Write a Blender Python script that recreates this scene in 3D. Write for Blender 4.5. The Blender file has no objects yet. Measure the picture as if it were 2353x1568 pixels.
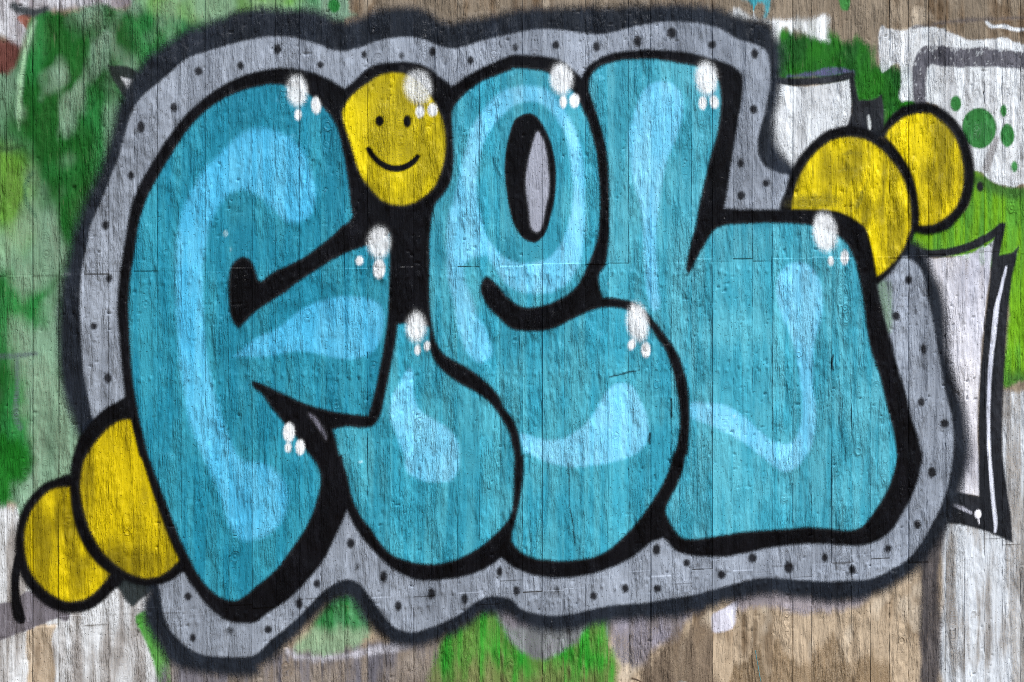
import bpy, math, re
import numpy as np

R = math.radians
sc = bpy.context.scene

# ------------------------------------------------------------------ camera, sky, sun, exposure
YAW = R(12.0)                 # the wall recedes a little to the right
DIST = 5.30                   # metres from the lens to the wall along the optical axis
FPX = 2353 * 50.0 / 36.0      # focal length in drawing units (the drawing is 2353 units wide)
YH = 520.0                    # drawing row of the eye level
CX, CY = -DIST * math.sin(YAW), -DIST * math.cos(YAW)
SN, CS = math.sin(YAW), math.cos(YAW)


def depth_of(X):
    return (X - CX) * SN - CY * CS


def X_of(px):
    k = (np.asarray(px, float) - 1176.5) / FPX
    return CX + (-CY) * (k * CS + SN) / (CS - k * SN)


CZ = (1578 - YH) * depth_of(X_of(2353.0)) / FPX     # eye height: ground just under the frame


def Z_of(px, py):
    return CZ - (np.asarray(py, float) - YH) * depth_of(X_of(px)) / FPX


def to_draw(X, Z):
    d = depth_of(X)
    return 1176.5 + FPX * ((X - CX) * CS + CY * SN) / d, YH - FPX * (Z - CZ) / d


cam = bpy.data.cameras.new('camera')
cam.lens = 50
cam.sensor_width = 36
cam.shift_y = -(784 - YH) / 2353
cam.clip_end = 2000
co = bpy.data.objects.new('camera', cam)
co.location = (CX, CY, CZ)
co.rotation_euler = (R(90), 0, -YAW)
sc.collection.objects.link(co)
sc.camera = co

SUN_ELEV, SUN_AZ = R(52), R(44)      # azimuth measured from the wall's normal, plus = right
sun_dir = (math.cos(SUN_ELEV) * math.sin(SUN_AZ), -math.cos(SUN_ELEV) * math.cos(SUN_AZ), math.sin(SUN_ELEV))
world = bpy.data.worlds.new('World')
sc.world = world
world.use_nodes = True
wn = world.node_tree
bg = wn.nodes['Background']
sky = wn.nodes.new('ShaderNodeTexSky')
sky.sky_type = 'NISHITA'
sky.sun_disc = False
sky.sun_elevation = SUN_ELEV
sky.sun_rotation = math.atan2(sun_dir[0], sun_dir[1])
sky.air_density = 1.0
sky.dust_density = 1.2
wn.links.new(sky.outputs[0], bg.inputs[0])
bg.inputs[1].default_value = 0.085
sl = bpy.data.lights.new('sun', 'SUN')
sl.energy = 2.9
sl.angle = R(1.0)
sl.color = (1.0, 0.975, 0.94)
so = bpy.data.objects.new('sun', sl)
from mathutils import Vector, noise as mnoise
so.rotation_euler = Vector(sun_dir).to_track_quat('Z', 'Y').to_euler()
sc.collection.objects.link(so)
sc.view_settings.view_transform = 'Standard'
sc.view_settings.look = 'None'
sc.view_settings.gamma = 1
sc.view_settings.use_curve_mapping = False
sc.view_settings.exposure = 0.95
sc.cycles.use_denoising = False
sc.cycles.filter_width = 1.0

rng = np.random.default_rng(7)


# ------------------------------------------------------------------ helpers
def lin(r, g, b):
    f = lambda c: (c / 255 / 12.92) if c <= 10 else ((c / 255 + 0.055) / 1.055) ** 2.4
    return np.array([f(r), f(g), f(b)], np.float32)


_tab = np.random.default_rng(3).random((256, 256)).astype(np.float32)


def vn(x, y, seed=0):
    x = np.asarray(x, np.float64) + seed * 17.31
    y = np.asarray(y, np.float64) + seed * 41.77
    xi, yi = np.floor(x).astype(np.int64), np.floor(y).astype(np.int64)
    fx, fy = (x - xi).astype(np.float32), (y - yi).astype(np.float32)
    fx, fy = fx * fx * (3 - 2 * fx), fy * fy * (3 - 2 * fy)
    a, b = xi & 255, (xi + 1) & 255
    c, d = yi & 255, (yi + 1) & 255
    return (_tab[a, c] * (1 - fx) + _tab[b, c] * fx) * (1 - fy) + (_tab[a, d] * (1 - fx) + _tab[b, d] * fx) * fy


def fbm(x, y, seed=0, o=3):
    s, w, t = 0, 0, 1.0
    for i in range(o):
        s = s + t * vn(x * 2 ** i, y * 2 ** i, seed + i * 5)
        w += t
        t *= 0.5
    return s / w


def sstep(a, b, x):
    t = np.clip((x - a) / (b - a), 0, 1)
    return t * t * (3 - 2 * t)


# drawing notation: "@cr x,y x,y!" = points of tile (column c, row r); '!' marks a corner; '@p' = plain drawing units
FRAMES = {'p': (0, 0, 1, 1),
          'z1': (976.6, 114.9, .4762, .4763), 'z2': (1091.5, 804.2, .38469, .38469),
          'z3': (1350.0, 143.6, .64066, .6411), 'z4': (1551.0, 517.0, .70534, .70526),
          'z5': (344.7, 229.8, 1.1541, 1.154)}
for _c in range(4):
    for _r in range(3):
        FRAMES[f'{_c}{_r}'] = (588.25 * _c, 522.76 * _r, .33347, .33339)


def pts(s):
    out, fr = [], FRAMES['p']
    for t in s.split():
        if t[0] == '@':
            fr = FRAMES[t[1:]]
            continue
        corner = t.endswith('!')
        v = [float(q) for q in t.rstrip('!').split(',')]
        out.append((fr[0] + v[0] * fr[2], fr[1] + v[1] * fr[3], corner, *(q * fr[2] for q in v[2:])))
    return out


def spline(p, closed=True, sub=5):
    n = len(p)
    res = []
    for i in range(n if closed else n - 1):
        p0, p1, p2, p3 = p[(i - 1) % n], p[i], p[(i + 1) % n], p[(i + 2) % n]
        if not closed:
            p0 = p[max(i - 1, 0)]
            p3 = p[min(i + 2, n - 1)]
        a1, a2 = np.array(p1[:2]), np.array(p2[:2])
        m1 = (a2 - np.array(p0[:2])) / 2 if not p1[2] else (a2 - a1)
        m2 = (np.array(p3[:2]) - a1) / 2 if not p2[2] else (a2 - a1)
        L = np.linalg.norm(a2 - a1)
        for m in (m1, m2):
            k = np.linalg.norm(m)
            if k > 1.2 * L:
                m *= 1.2 * L / k
        w1, w2 = (p1[3], p2[3]) if len(p1) > 3 else (0, 0)
        k = sub if L > 14 else 2
        for j in range(k):
            t = j / k
            h = (2 * t**3 - 3 * t**2 + 1) * a1 + (t**3 - 2 * t**2 + t) * m1 + (-2 * t**3 + 3 * t**2) * a2 + (t**3 - t**2) * m2
            res.append((h[0], h[1], w1 + (w2 - w1) * t))
    if not closed:
        q = p[-1]
        res.append((q[0], q[1], q[3] if len(q) > 3 else 0))
    return np.array(res)


# ------------------------------------------------------------------ the wall's grid: boards, columns, rows
EDGES = [-225, -165, -105, -45, 15, 75, 135, 193, 250, 307, 362, 417, 472, 526, 580, 633, 688, 738, 791.6, 845, 896.7, 950, 1000, 1051, 1101.8,
         1149, 1201.5, 1247, 1296.5, 1345, 1396.6, 1445, 1495, 1542.6, 1590, 1637.7, 1684, 1730, 1774.7, 1821.4, 1865.7,
         1911.4, 1956.8, 2000.8, 2044, 2087.5, 2133, 2174, 2217, 2262, 2303, 2345, 2387, 2429, 2470, 2511]
EX = X_of(np.array(EDGES))
NB = len(EX) - 1
PITCH = 0.0044
cols, colb, colj = [], [], []
for i in range(NB):
    x0, x1 = EX[i], EX[i + 1]
    inside = EDGES[i + 1] > -20 and EDGES[i] < 2375
    n = max(int(round((x1 - x0) / (PITCH if inside else 0.012))), 4)
    xs = np.linspace(x0 + 0.0013, x1 - 0.0012, n)
    cols.append(x0 + 0.0001); colb.append(i); colj.append(i)
    for x in xs:
        cols.append(x); colb.append(i); colj.append(-1)
    cols.append(x1); colb.append(i); colj.append(i + 1)
cols = np.array(cols)
colb = np.array(colb)
colj = np.array(colj)
NX = len(cols)
WALL_TOP = 3.05
ztop = float(Z_of(2353.0, -14))
rows = np.concatenate([np.arange(0, ztop, 0.0047), np.arange(ztop, WALL_TOP + 0.01, 0.013)])
NZ = len(rows)
XX, ZZ = np.meshgrid(cols, rows, indexing='ij')
PX, PY = to_draw(XX, ZZ)
PX = PX.astype(np.float32)
PY = PY.astype(np.float32)

# seams: every board column is three formwork boards high
jit = rng.normal(0, 1, (NB, 2))
seam_py = np.zeros((NB, 2))
for i in range(NB):
    m = 0.5 * (EDGES[i] + EDGES[i + 1])
    seam_py[i, 0] = 634 - 0.0225 * m + jit[i, 0] * 3
    seam_py[i, 1] = 1440 - 0.075 * m + jit[i, 1] * 16
seamz = np.array([[Z_of(0.5 * (EDGES[i] + EDGES[i + 1]), q) for q in seam_py[i]] for i in range(NB)])
seamrow = np.array([[int(np.argmin(abs(rows - q))) for q in s] for s in seamz])       # upper, lower
segidx = np.zeros((NX, NZ), int)                                                       # 0 top, 1 middle, 2 bottom
jj = np.arange(NZ)[None, :]
segidx += (jj < seamrow[colb, 0][:, None]).astype(int)
segidx += (jj < seamrow[colb, 1][:, None]).astype(int)

boff = rng.normal(0, 0.0006, (NB, 3))
btone = rng.normal(0, 1, (NB, 3)) * 0.3 + rng.normal(0, 1, (NB, 1)) * 0.75
brough = np.clip(rng.normal(1.0, 0.35, (NB, 3)), 0.3, 1.7)
bseed = np.repeat(rng.random((NB, 1)) * 40, 3, 1)


def board_at(p):
    return int(np.searchsorted(EDGES, p) - 1)


for p_, s_, t_, r_ in ((1420, 1, 1.5, .25), (1420, 2, 1.2, .3), (1660, 1, .8, .3), (1660, 2, .8, .35), (1700, 1, 1.1, .35), (1320, 0, 1.0, .3),
                       (1750, 1, .5, .5), (1520, 1, .2, .7), (1610, 1, -.6, 1.4), (1890, 1, -.6, 1.1), (1840, 2, .9, .4), (2020, 2, .8, .4), (2240, 2, .6, .3),
                       (2290, 2, .2, .3), (100, 0, 0, .5), (100, 1, .5, .45), (45, 0, 0, .5), (2240, 1, .9, .35), (1225, 1, .5, 1.4), (1270, 1, -.3, 1.0), (1075, 0, -.2, 1.4)):
    btone[board_at(p_), s_] = t_
    brough[board_at(p_), s_] = r_
jdepth = np.clip(rng.normal(0, 0.0005, NB + 1), -0.0013, 0.0008)
for p_, d_ in ((75, -.010), (135, -.013), (1495, -.006), (2087.5, -.007), (2133, -.012), (1821.4, -.008), (1445, .001), (1637.7, .0008), (1247, .001), (1201.5, .001)):
    jdepth[int(np.argmin(abs(np.array(EDGES) - p_)))] = d_

RB = brough[colb[:, None], segidx].astype(np.float32)
TB = btone[colb[:, None], segidx].astype(np.float32)
SB = bseed[colb[:, None], segidx].astype(np.float32)

# grain coordinate, bent round knots
GX, GZ = XX.copy(), ZZ.copy()
knots = []
for i in range(NB):
    if not (-20 < EDGES[i + 1] and EDGES[i] < 2375):
        continue
    for _ in range(rng.poisson(2.6)):
        kx = EX[i] + (EX[i + 1] - EX[i]) * rng.uniform(.25, .75)
        knots.append((i, kx, rng.uniform(0.05, 2.6), rng.uniform(.007, .015)))
H = np.zeros((NX, NZ), np.float64)
for (i, kx, kz, kr) in knots:
    ci = np.where(colb == i)[0]
    s = slice(ci[0], ci[-1] + 1)
    dx, dz = XX[s] - kx, ZZ[s] - kz
    e = np.exp(-(dx**2 / (2 * (kr * 1.6)**2) + dz**2 / (2 * (kr * 4.5)**2)))
    GX[s] -= np.sign(dx) * kr * 1.1 * e * np.minimum(np.abs(dx) / (kr * .6), 1)
    rr = np.sqrt(dx**2 + (dz * .85)**2)
    ring = np.exp(-(rr / (kr * 1.1))**2)
    H[s] += ring * (0.0016 * np.cos(rr / kr * 5.5)) + 0.0008 * ring
    inner = rr < kr * 1.05
    GX[s] = np.where(inner, kx + rr * .9, GX[s])

bx = boff[colb[:, None], segidx]
H += bx
H += (fbm(GX * 55 + SB * 3, ZZ * 2.6 + SB, 1) - .5) * 0.0034 * RB
H += (vn(GX * 150 + SB * 3, ZZ * 7 + SB, 4) - .5) * 0.0018 * RB
H += (fbm(XX * 26, ZZ * 14, 9) - .5) * 0.0016
lump = fbm(XX * 85 + 3, ZZ * 34 + SB, 12)
rpatch = sstep(.48, .66, fbm(XX * 6 + SB * .2, ZZ * 3.0, 31))
H += rpatch * (lump - .5) * 0.0055
# deep splits along the grain and pits
split = vn(GX * 75 + SB * 7, ZZ * 3.1 + SB * 2, 21)
H -= sstep(.90, .985, split) * 0.003
pit = vn(XX * 95, ZZ * 70, 33)
H -= sstep(.87, .98, pit) * 0.006 * (.3 + .7 * sstep(.45, .6, fbm(XX * 5, ZZ * 5, 91)))
# joints between boards, and butt seams
jm = colj >= 0
hj = np.where(jm)[0]
hb = H[np.clip(np.where(np.r_[1, colb[1:] != colb[:-1]][hj], hj + 1, hj - 1), 0, NX - 1)]
gate = sstep(.25, .6, vn(XX[jm] * 31 + 5, ZZ[jm] * 2.3, 44)) * (.6 + .8 * vn(XX[jm] * 3, ZZ[jm] * 14, 45))
H[jm] = hb + jdepth[colj[jm]][:, None] * gate
for i in range(NB):
    ci = np.where((colb == i) & (colj < 0))[0]
    for k in range(2):
        r = seamrow[i, k]
        if rng.random() < (.16 if k == 0 else .45):
            n0, n1 = sorted(rng.choice(len(ci), 2, replace=False))
            if rng.random() < .5:
                n0, n1 = 0, len(ci)
            H[ci[n0:n1], r] += rng.choice([-0.0009, 0.0006, 0.0006])
# rows of nail heads just below the seams
for i in range(NB):
    for k, dyp in ((0, 26), (1, 22), (0, 250)):
        for f in (.3, .72):
            px = EDGES[i] + (EDGES[i + 1] - EDGES[i]) * (f + rng.normal(0, .05))
            if not 300 < px < 2100:
                continue
            kx, kz = float(X_of(px)), float(Z_of(px, seam_py[i, k] + dyp + rng.normal(0, 3)))
            a, b = np.searchsorted(cols, [kx - .016, kx + .016])
            c, d = np.searchsorted(rows, [kz - .02, kz + .02])
            H[a:b, c:d] += 0.0045 * np.exp(-(((XX[a:b, c:d] - kx) / .005)**2 + ((ZZ[a:b, c:d] - kz) / .008)**2))
YW = -H                                   # the wall faces -y

GV = np.stack([GX, ZZ, SB], -1).astype(np.float32)
BV = np.stack([TB, RB, SB], -1).astype(np.float32)


# ------------------------------------------------------------------ paint shapes (signed distances in drawing units)
def window(poly, pad):
    return (PX > poly[:, 0].min() - pad) & (PX < poly[:, 0].max() + pad) & (PY > poly[:, 1].min() - pad) & (PY < poly[:, 1].max() + pad)


def box_of(poly, pad):
    m = window(poly, pad)
    ii = np.where(m.any(1))[0]
    kk = np.where(m.any(0))[0]
    if len(ii) == 0 or len(kk) == 0:
        return None
    return slice(ii[0], ii[-1] + 1), slice(kk[0], kk[-1] + 1)


def sd_poly(s, pad=40, smooth=True):
    """signed distance of a closed outline, negative inside"""
    p = pts(s) if isinstance(s, str) else s
    poly = spline(p) if smooth else np.array([(q[0], q[1], 0) for q in p])
    out = np.full(PX.shape, 1e3, np.float32)
    bxs = box_of(poly, pad)
    if bxs is None:
        return out
    x, y = PX[bxs], PY[bxs]
    d2 = np.full(x.shape, 1e9, np.float32)
    ins = np.zeros(x.shape, bool)
    q = poly[:, :2].astype(np.float32)
    for a, b in zip(q, np.roll(q, -1, 0)):
        e = b - a
        L = float(e @ e)
        if L < 1e-9:
            continue
        dx, dy = x - a[0], y - a[1]
        t = np.clip((dx * e[0] + dy * e[1]) / L, 0, 1)
        d2 = np.minimum(d2, (dx - t * e[0])**2 + (dy - t * e[1])**2)
        if e[1] != 0:
            cr = (a[1] > y) != (b[1] > y)
            ins ^= cr & (x < a[0] + dy / e[1] * e[0])
    d = np.sqrt(d2)
    out[bxs] = np.where(ins, -d, d)
    return out


def sd_stroke(s, pad=40):
    poly = spline(pts(s), closed=False)
    out = np.full(PX.shape, 1e3, np.float32)
    bxs = box_of(poly, pad + poly[:, 2].max())
    if bxs is None:
        return out
    x, y = PX[bxs], PY[bxs]
    d = np.full(x.shape, 1e4, np.float32)
    for a, b in zip(poly[:-1], poly[1:]):
        e = b[:2] - a[:2]
        L = max(float(e @ e), 1e-9)
        t = np.clip(((x - a[0]) * e[0] + (y - a[1]) * e[1]) / L, 0, 1)
        d = np.minimum(d, np.hypot(x - a[0] - t * e[0], y - a[1] - t * e[1]) - (a[2] + t * (b[2] - a[2])))
    out[bxs] = d
    return out


def sd_ell(frame, cx, cy, rx, ry, rot=0):
    f = FRAMES[frame]
    cx, cy, rx, ry = f[0] + cx * f[2], f[1] + cy * f[3], rx * f[2], ry * f[3]
    dx, dy = PX - cx, PY - cy
    c, s = math.cos(R(rot)), math.sin(R(rot))
    u, v = (dx * c + dy * s) / rx, (-dx * s + dy * c) / ry
    k = np.sqrt(u * u + v * v) + 1e-6
    out = (k - 1) * min(rx, ry) * .5 + (k - 1) * (rx * ry) ** .5 * .5
    return out.astype(np.float32)


NRAG = (fbm(XX * 30 + SB * .6, ZZ * 9 + SB, 51) - .5).astype(np.float32)       # ragged, along the grain, jumping from board to board
NCLD = (fbm(XX * 4.2 + 3, ZZ * 3.4, 61, 4)).astype(np.float32)                  # cloudy
NCLD2 = (fbm(XX * 9 + 30, ZZ * 6.4, 71, 4)).astype(np.float32)
NSTR = (fbm(GX * 45 + SB, ZZ * 3 + SB, 81)).astype(np.float32)                  # streaks


def alpha(sd, feather=5.0, rag=0.0, thin=0.0):
    a = sstep(-feather, feather, -(sd + rag * 2 * NRAG))
    if thin:
        a = a * (1 - thin * sstep(.38, .62, NSTR * .5 + NCLD2 * .5))
    return a.astype(np.float32)


# ------------------------------------------------------------------ layers: each is one paint film
LAYERS = []          # dict(name, a, own, mat, parent, label..)


def layer(name, a, col, mat='old', parent=None, **kw):
    a = np.clip((a - 0.015) / 0.985, 0, 1)
    if isinstance(col, np.ndarray) and col.ndim == 1:
        own = col
    else:
        own = col
    d = dict(name=name, a=a, own=own, mat=mat, parent=parent, **kw)
    LAYERS.append(d)
    return d


THINGS = {}


def thing(name, label, cat, at, group=None):
    e = bpy.data.objects.new(name, None)
    e.empty_display_size = 0.1
    e.location = (float(X_of(at[0])), 0, float(Z_of(at[0], at[1])))
    e['label'] = label
    e['category'] = cat
    e['kind'] = 'thing'
    if group:
        e['group'] = group
    sc.collection.objects.link(e)
    return e


def mixc(m, a, b):
    return a * (1 - m[..., None]) + b * m[..., None]


def varied(c, c2, amt=1.0, n=None):
    n = NSTR * .55 + NCLD2 * .45 if n is None else n
    return mixc(np.clip(sstep(.35, .68, n) * amt, 0, 1), c[None, None], c2[None, None])


# bare concrete
mz = sstep(0.1, 1.6, ZZ)
BASE = mixc(mz, lin(178, 160, 136)[None, None], lin(132, 120, 104)[None, None])
BASE = mixc(sstep(.48, .70, NSTR * .3 + NCLD * .35 + NCLD2 * .35) * .8, BASE, lin(96, 76, 54)[None, None])
BASE = mixc(sstep(.60, .78, NCLD2) * .6, BASE, lin(205, 192, 172)[None, None])
BASE = BASE.astype(np.float32)

OLD_GRP = 'older paint patches under the main piece'
# --- washes
sd = sd_poly('@p -260,1150 60,1160 200,1180 400,1330 430,1700 -260,1700', 60)
a = alpha(sd, 14, 26, .12)
a *= 1 - .85 * alpha(sd_poly('@02 190,1230 250,1170 390,1170 360,1300 350,1900 190,1900', 20, False), 5, 14)
layer('faded_whitewash', a, varied(lin(204, 208, 212), lin(140, 138, 138)), label='faded white wash at the lower left below the yellow discs', cat='paint patch')
sd = sd_poly('@p 2292,900 2620,900 2620,1720 2160,1720 2162,1180 2290,1190', 60, False)
layer('faded_whitewash', alpha(sd, 9, 8, .3), varied(lin(200, 206, 212), lin(140, 144, 148)), label='pale grey wash at the lower right beneath the black slab', cat='paint patch')
sd = sd_poly('@00 -700,-300 950,-300 900,50 640,70 430,70 230,130 190,235 110,340 0,265 -700,265', 60)
layer('faded_whitewash', alpha(sd, 12, 16, .2), varied(lin(200, 203, 210), lin(130, 125, 135)), label='pale white wash in the top left corner', cat='paint patch')
layer('maroon_patch', alpha(sd_poly('@00 -700,262 20,270 150,375 70,530 0,560 -700,560', 50), 12, 8), varied(lin(96, 58, 52), lin(60, 30, 26)), label='dull maroon paint patch on the left edge', cat='paint patch')
layer('maroon_patch', alpha(sd_poly('@00 120,120 215,100 216,235 170,185', 20), 3), lin(128, 82, 70), label='tiny maroon wedge near the top left crack', cat='paint patch')
# --- green ground, left and top
pale = np.clip(sstep(.50, .64, NCLD) + .95 * alpha(sd_poly('@01 90,640 300,700 420,560 430,1000 470,1250 300,1330 180,1150 100,900', 60), 30, 20)
               + .8 * alpha(sd_poly('@00 420,650 560,560 640,300 760,230 740,420 600,600 560,760 470,960 410,900', 60), 14, 20)
               + .9 * alpha(sd_stroke('@00 240,150,10 180,330,14 140,560,16 125,800,12'), 8), 0, 1) * .82
lime = np.clip(alpha(sd_poly('@00 920,-200 1764,-200 @10 300,-200 300,60 0,110 @00 1500,120 1240,130 1000,60', 60), 16, 10)
               + alpha(sd_poly('@00 -300,1050 150,1080 240,1568 @01 200,100 60,200 -300,300', 60), 30), 0, 1) * .6
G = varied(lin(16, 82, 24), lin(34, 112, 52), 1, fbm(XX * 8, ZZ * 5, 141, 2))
pale = np.clip(pale +   .7 * sstep(.40, .70, fbm(XX * 7 + 40, ZZ * 4.6, 131, 3)), 0, .8)
G = mixc(lime, G, lin(110, 160, 55)[None, None])
G = mixc(pale, G, lin(128, 160, 138)[None, None])
dk = .6 * sstep(.58, .8, fbm(XX * 7 + 9, ZZ * 5, 95, 4)) * .6
G = mixc(dk, G, lin(26, 54, 26)[None, None])
sd = sd_poly('@p -260,170 15,170 66,60 95,26 150,30 205,12 300,14 310,-60 600,-60 760,-60 @10 640,-200 640,60 700,110 300,200 0,200 @p 480,110 380,180 330,300 260,520 230,900 250,1050 60,1190 25,1158 -260,1150', 60)
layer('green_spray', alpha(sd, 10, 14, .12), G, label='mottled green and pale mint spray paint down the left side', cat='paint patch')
layer('pale_streak', alpha(sd_stroke('@00 232,160,6 175,360,12 140,560,15 128,780,12 130,900,6'), 7, 3) * .75, lin(160, 205, 160), label='pale curved streak in the green at the far left', cat='paint patch')
layer('grey_scribble', alpha(sd_stroke('@00 95,45,24 150,72,30 235,88,24 320,60,14'), 8, 3) * .9, lin(52, 58, 62), label='dark grey smear in the top left corner', cat='paint mark')
layer('grey_scribble', np.maximum(alpha(sd_stroke('@01 -200,888,22 60,888,20 250,870,12'), 5), alpha(sd_stroke('@01 118,900,14 118,1100,14 108,1300,22 140,1380,20'), 5)) * .6, lin(78, 92, 96), label='faint dark T-shaped mark in the pale green', cat='paint mark')
layer('grey_scribble', alpha(sd_stroke('@00 225,1190,10 175,1280,14 185,1400,14 245,1490,10'), 6) * .5, lin(44, 84, 62), label='faint dark hook shape in the green above the T-shaped mark', cat='paint mark')
layer('grey_scribble', alpha(sd_stroke('@00 -200,1030,18 60,1025,18 150,1005,10'), 6) * .5, lin(40, 66, 40), label='short dark bar at the left edge of the green', cat='paint mark')
layer('green_spray', alpha(sd_poly('@02 -500,-150 100,-120 190,-40 180,150 100,200 60,330 -500,330', 50), 16, 14) * .92, varied(lin(14, 92, 18), lin(30, 120, 34), 1, NCLD2), label='dark green spray blob beside the lower yellow disc', cat='paint patch')
layer('grey_drip_band', alpha(sd_poly('@02 -700,1060 0,1020 90,1005 170,950 260,960 400,1060 480,1090 455,1150 390,1130 260,1180 120,1230 0,1275 -700,1400', 30), 3.5, 3) * .93, varied(lin(112, 108, 116), lin(92, 88, 94)), label='translucent grey paint band under the lower left disc', cat='paint patch')
layer('green_streak', alpha(sd_poly('@02 935,1130 1000,1075 1030,1120 1090,1250 1150,1340 1175,1450 1185,1700 1125,1700 1060,1430 1000,1270', 30), 5, 3), varied(lin(92, 148, 76), lin(60, 140, 44)), label='slanting green streak at the bottom beside the halo corner', cat='paint patch')
# --- bottom middle
layer('grey_mist', alpha(sd_poly('@02 1160,1400 1764,1440 @12 250,1330 1090,1270 1180,1260 1270,1290 1265,1800 @02 1190,1800', 50), 16, 10, .3), varied(lin(104, 102, 110), lin(120, 112, 106)), label='dark grey mist along the bottom below the halo', cat='paint patch')
layer('white_arc', alpha(sd_stroke('@12 215,1350,22 300,1395,26 480,1400,24 650,1380,24 850,1340,40 1030,1310,36'), 9, 7) * .85, varied(lin(196, 196, 206), lin(150, 148, 156)), label='smudged pale arc under the green gap in the halo', cat='paint patch')
layer('green_spray', alpha(sd_poly('@12 270,1330 380,1180 460,1060 560,970 660,960 740,1060 800,1200 740,1290 560,1360 360,1370', 40), 12, 8) * .95,
      mixc(sstep(1430, 1462, PY + 30 * NRAG) * .8, varied(lin(30, 106, 48), lin(80, 142, 96)), lin(140, 164, 134)[None, None]), label='small green patch in the notch of the halo', cat='paint patch')
gb = varied(lin(42, 148, 40), lin(76, 128, 44))
gb = mixc(sstep(1500, 1580, PY + 120 * NRAG + 40 * (NCLD2 - .5)) * .75, gb, lin(112, 112, 70)[None, None])
layer('green_spray', alpha(sd_poly('@12 1275,1270 1390,1185 1520,1090 1600,1040 1660,1040 1760,1200 @22 0,1200 480,1120 660,1100 668,1300 700,1350 722,1450 715,1568 700,1800 @12 1265,1800', 40), 10, 9, .2), gb, label='bright green spray along the bottom middle', cat='paint patch')
layer('lilac_mist', alpha(sd_poly('@12 1640,1040 1764,1060 @22 200,1120 520,1130 470,1240 420,1310 330,1370 230,1415 110,1380 0,1300 @12 1700,1210', 40), 10, 6) * .9, varied(lin(150, 146, 158), lin(110, 108, 118)), label='hanging lilac grey bulge over the bright green', cat='paint patch')
layer('lilac_mist', alpha(sd_poly('@22 668,1090 1240,1060 1200,1180 1090,1290 960,1370 900,1440 740,1400 690,1320', 40), 13, 16, .35), varied(lin(146, 142, 154), lin(96, 95, 106)), label='thin lilac grey mist to the right of the bright green', cat='paint patch')
layer('white_dab', alpha(sd_poly('@22 1380,1100 1470,1050 1550,1010 1550,1090 1525,1190 1400,1230 1372,1150', 20), 4, 4), varied(lin(208, 208, 220), lin(180, 178, 190)), label='small white dab on bare concrete under the halo rim', cat='paint patch')
layer('lilac_mist', alpha(sd_poly('@22 1540,960 1764,920 @32 300,950 560,985 700,930 640,1020 560,1060 240,1095 0,1050 @22 1560,1060', 40), 12, 10) * .75, lin(138, 134, 146), label='thin purple grey mist under the lower right rim', cat='paint patch')
layer('damp_stain', alpha(sd_poly('@22 950,1380 1100,1260 1200,1190 1290,1120 1360,1200 1390,1450 1420,1800 940,1800', 50), 14, 26, .35) * .8, lin(106, 92, 78), label='brown damp stain on bare concrete left of the teal twine', cat='stain')
layer('damp_stain', alpha(sd_poly('@22 1560,1460 1650,1390 1690,1330 1764,1480 @32 40,1300 150,1380 300,1440 420,1250 480,1290 560,1420 700,1340 760,1440 820,1420 840,1800 @22 1500,1800', 50), 10, 24, .25) * .55, lin(112, 92, 66), label='scalloped brown damp stain along the bottom right', cat='stain')
layer('dark_stripe', alpha(sd_stroke('@32 1175,380,50 1135,700,62 1120,1100,66 1110,1900,66'), 9, 6) * .82, varied(lin(88, 84, 86), lin(58, 56, 60)), label='vertical dark grey stripe at the lower right', cat='paint mark')
# --- right top
gr = varied(lin(34, 108, 22), lin(22, 78, 24), 1, NCLD2)
layer('green_spray', alpha(sd_poly('@20 1764,380 @30 60,190 200,210 400,230 470,260 560,290 690,300 720,470 770,470 860,440 1000,540 1020,760 880,830 800,880 760,720 600,720 560,560 300,540 60,560', 40), 17, 20), gr, label='dark green spray above the square white block', cat='paint patch')
layer('green_spray', alpha(sd_poly('@30 470,-120 570,-120 560,20 545,70 500,60', 20), 3, 3), lin(60, 128, 60), label='thin green lick at the top edge', cat='paint patch')
layer('teal_patch', alpha(sd_poly('@20 1600,-120 1800,-120 1790,60 1764,140 1720,130 1730,40 1660,60 1620,20', 30), 5, 16, .3), lin(64, 158, 172), label='worn teal patch at the top edge', cat='paint patch')
layer('green_dot', alpha(sd_ell('10', 538, 40, 38, 46), 4, 2), varied(lin(38, 118, 52), lin(60, 130, 70)), mat='old', label='round green dot at the top edge above the halo', cat='paint mark')
layer('white_band', alpha(sd_poly('@20 1490,85 1600,88 1700,112 1764,118 @30 0,115 100,120 200,126 400,108 405,280! 330,275 200,240 100,210 60,300 0,260 @20 1764,190 1600,150 1500,120', 30), 11, 14, .1), varied(lin(226, 230, 232), lin(190, 196, 196)), label='horizontal white band above the green at upper right', cat='paint patch')
layer('lime_green', alpha(sd_poly('@30 1380,1200 1450,1180 1560,1270 1690,1300 1764,1290 2200,1290 2200,1568 @31 2200,1060 1764,1060 1620,1080 1640,800 1650,500 1500,260 1000,160 960,60 1020,0 1250,-60 @30 1380,1400', 40), 7, 7),
      mixc(np.clip(alpha(sd_stroke('@30 1400,1230,40 1540,1270,50 1690,1320,50 1900,1310,60'), 12, 6) + alpha(sd_poly('@31 1640,1000 2200,1000 2200,1300 1640,1300', 30, False), 16), 0, 1) * .85, varied(lin(104, 158, 22), lin(82, 146, 44)), lin(54, 96, 40)[None, None]),
      label='lime green spray down the right edge', cat='paint patch')
layer('purple_smear', alpha(sd_stroke('@30 140,528,10 300,512,18 480,490,24 580,500,12'), 5, 5) * .8, lin(92, 84, 132), label='thin purple smear on top of the square white block', cat='paint mark')
wh = varied(lin(222, 228, 232), lin(192, 198, 204), .8)
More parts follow.
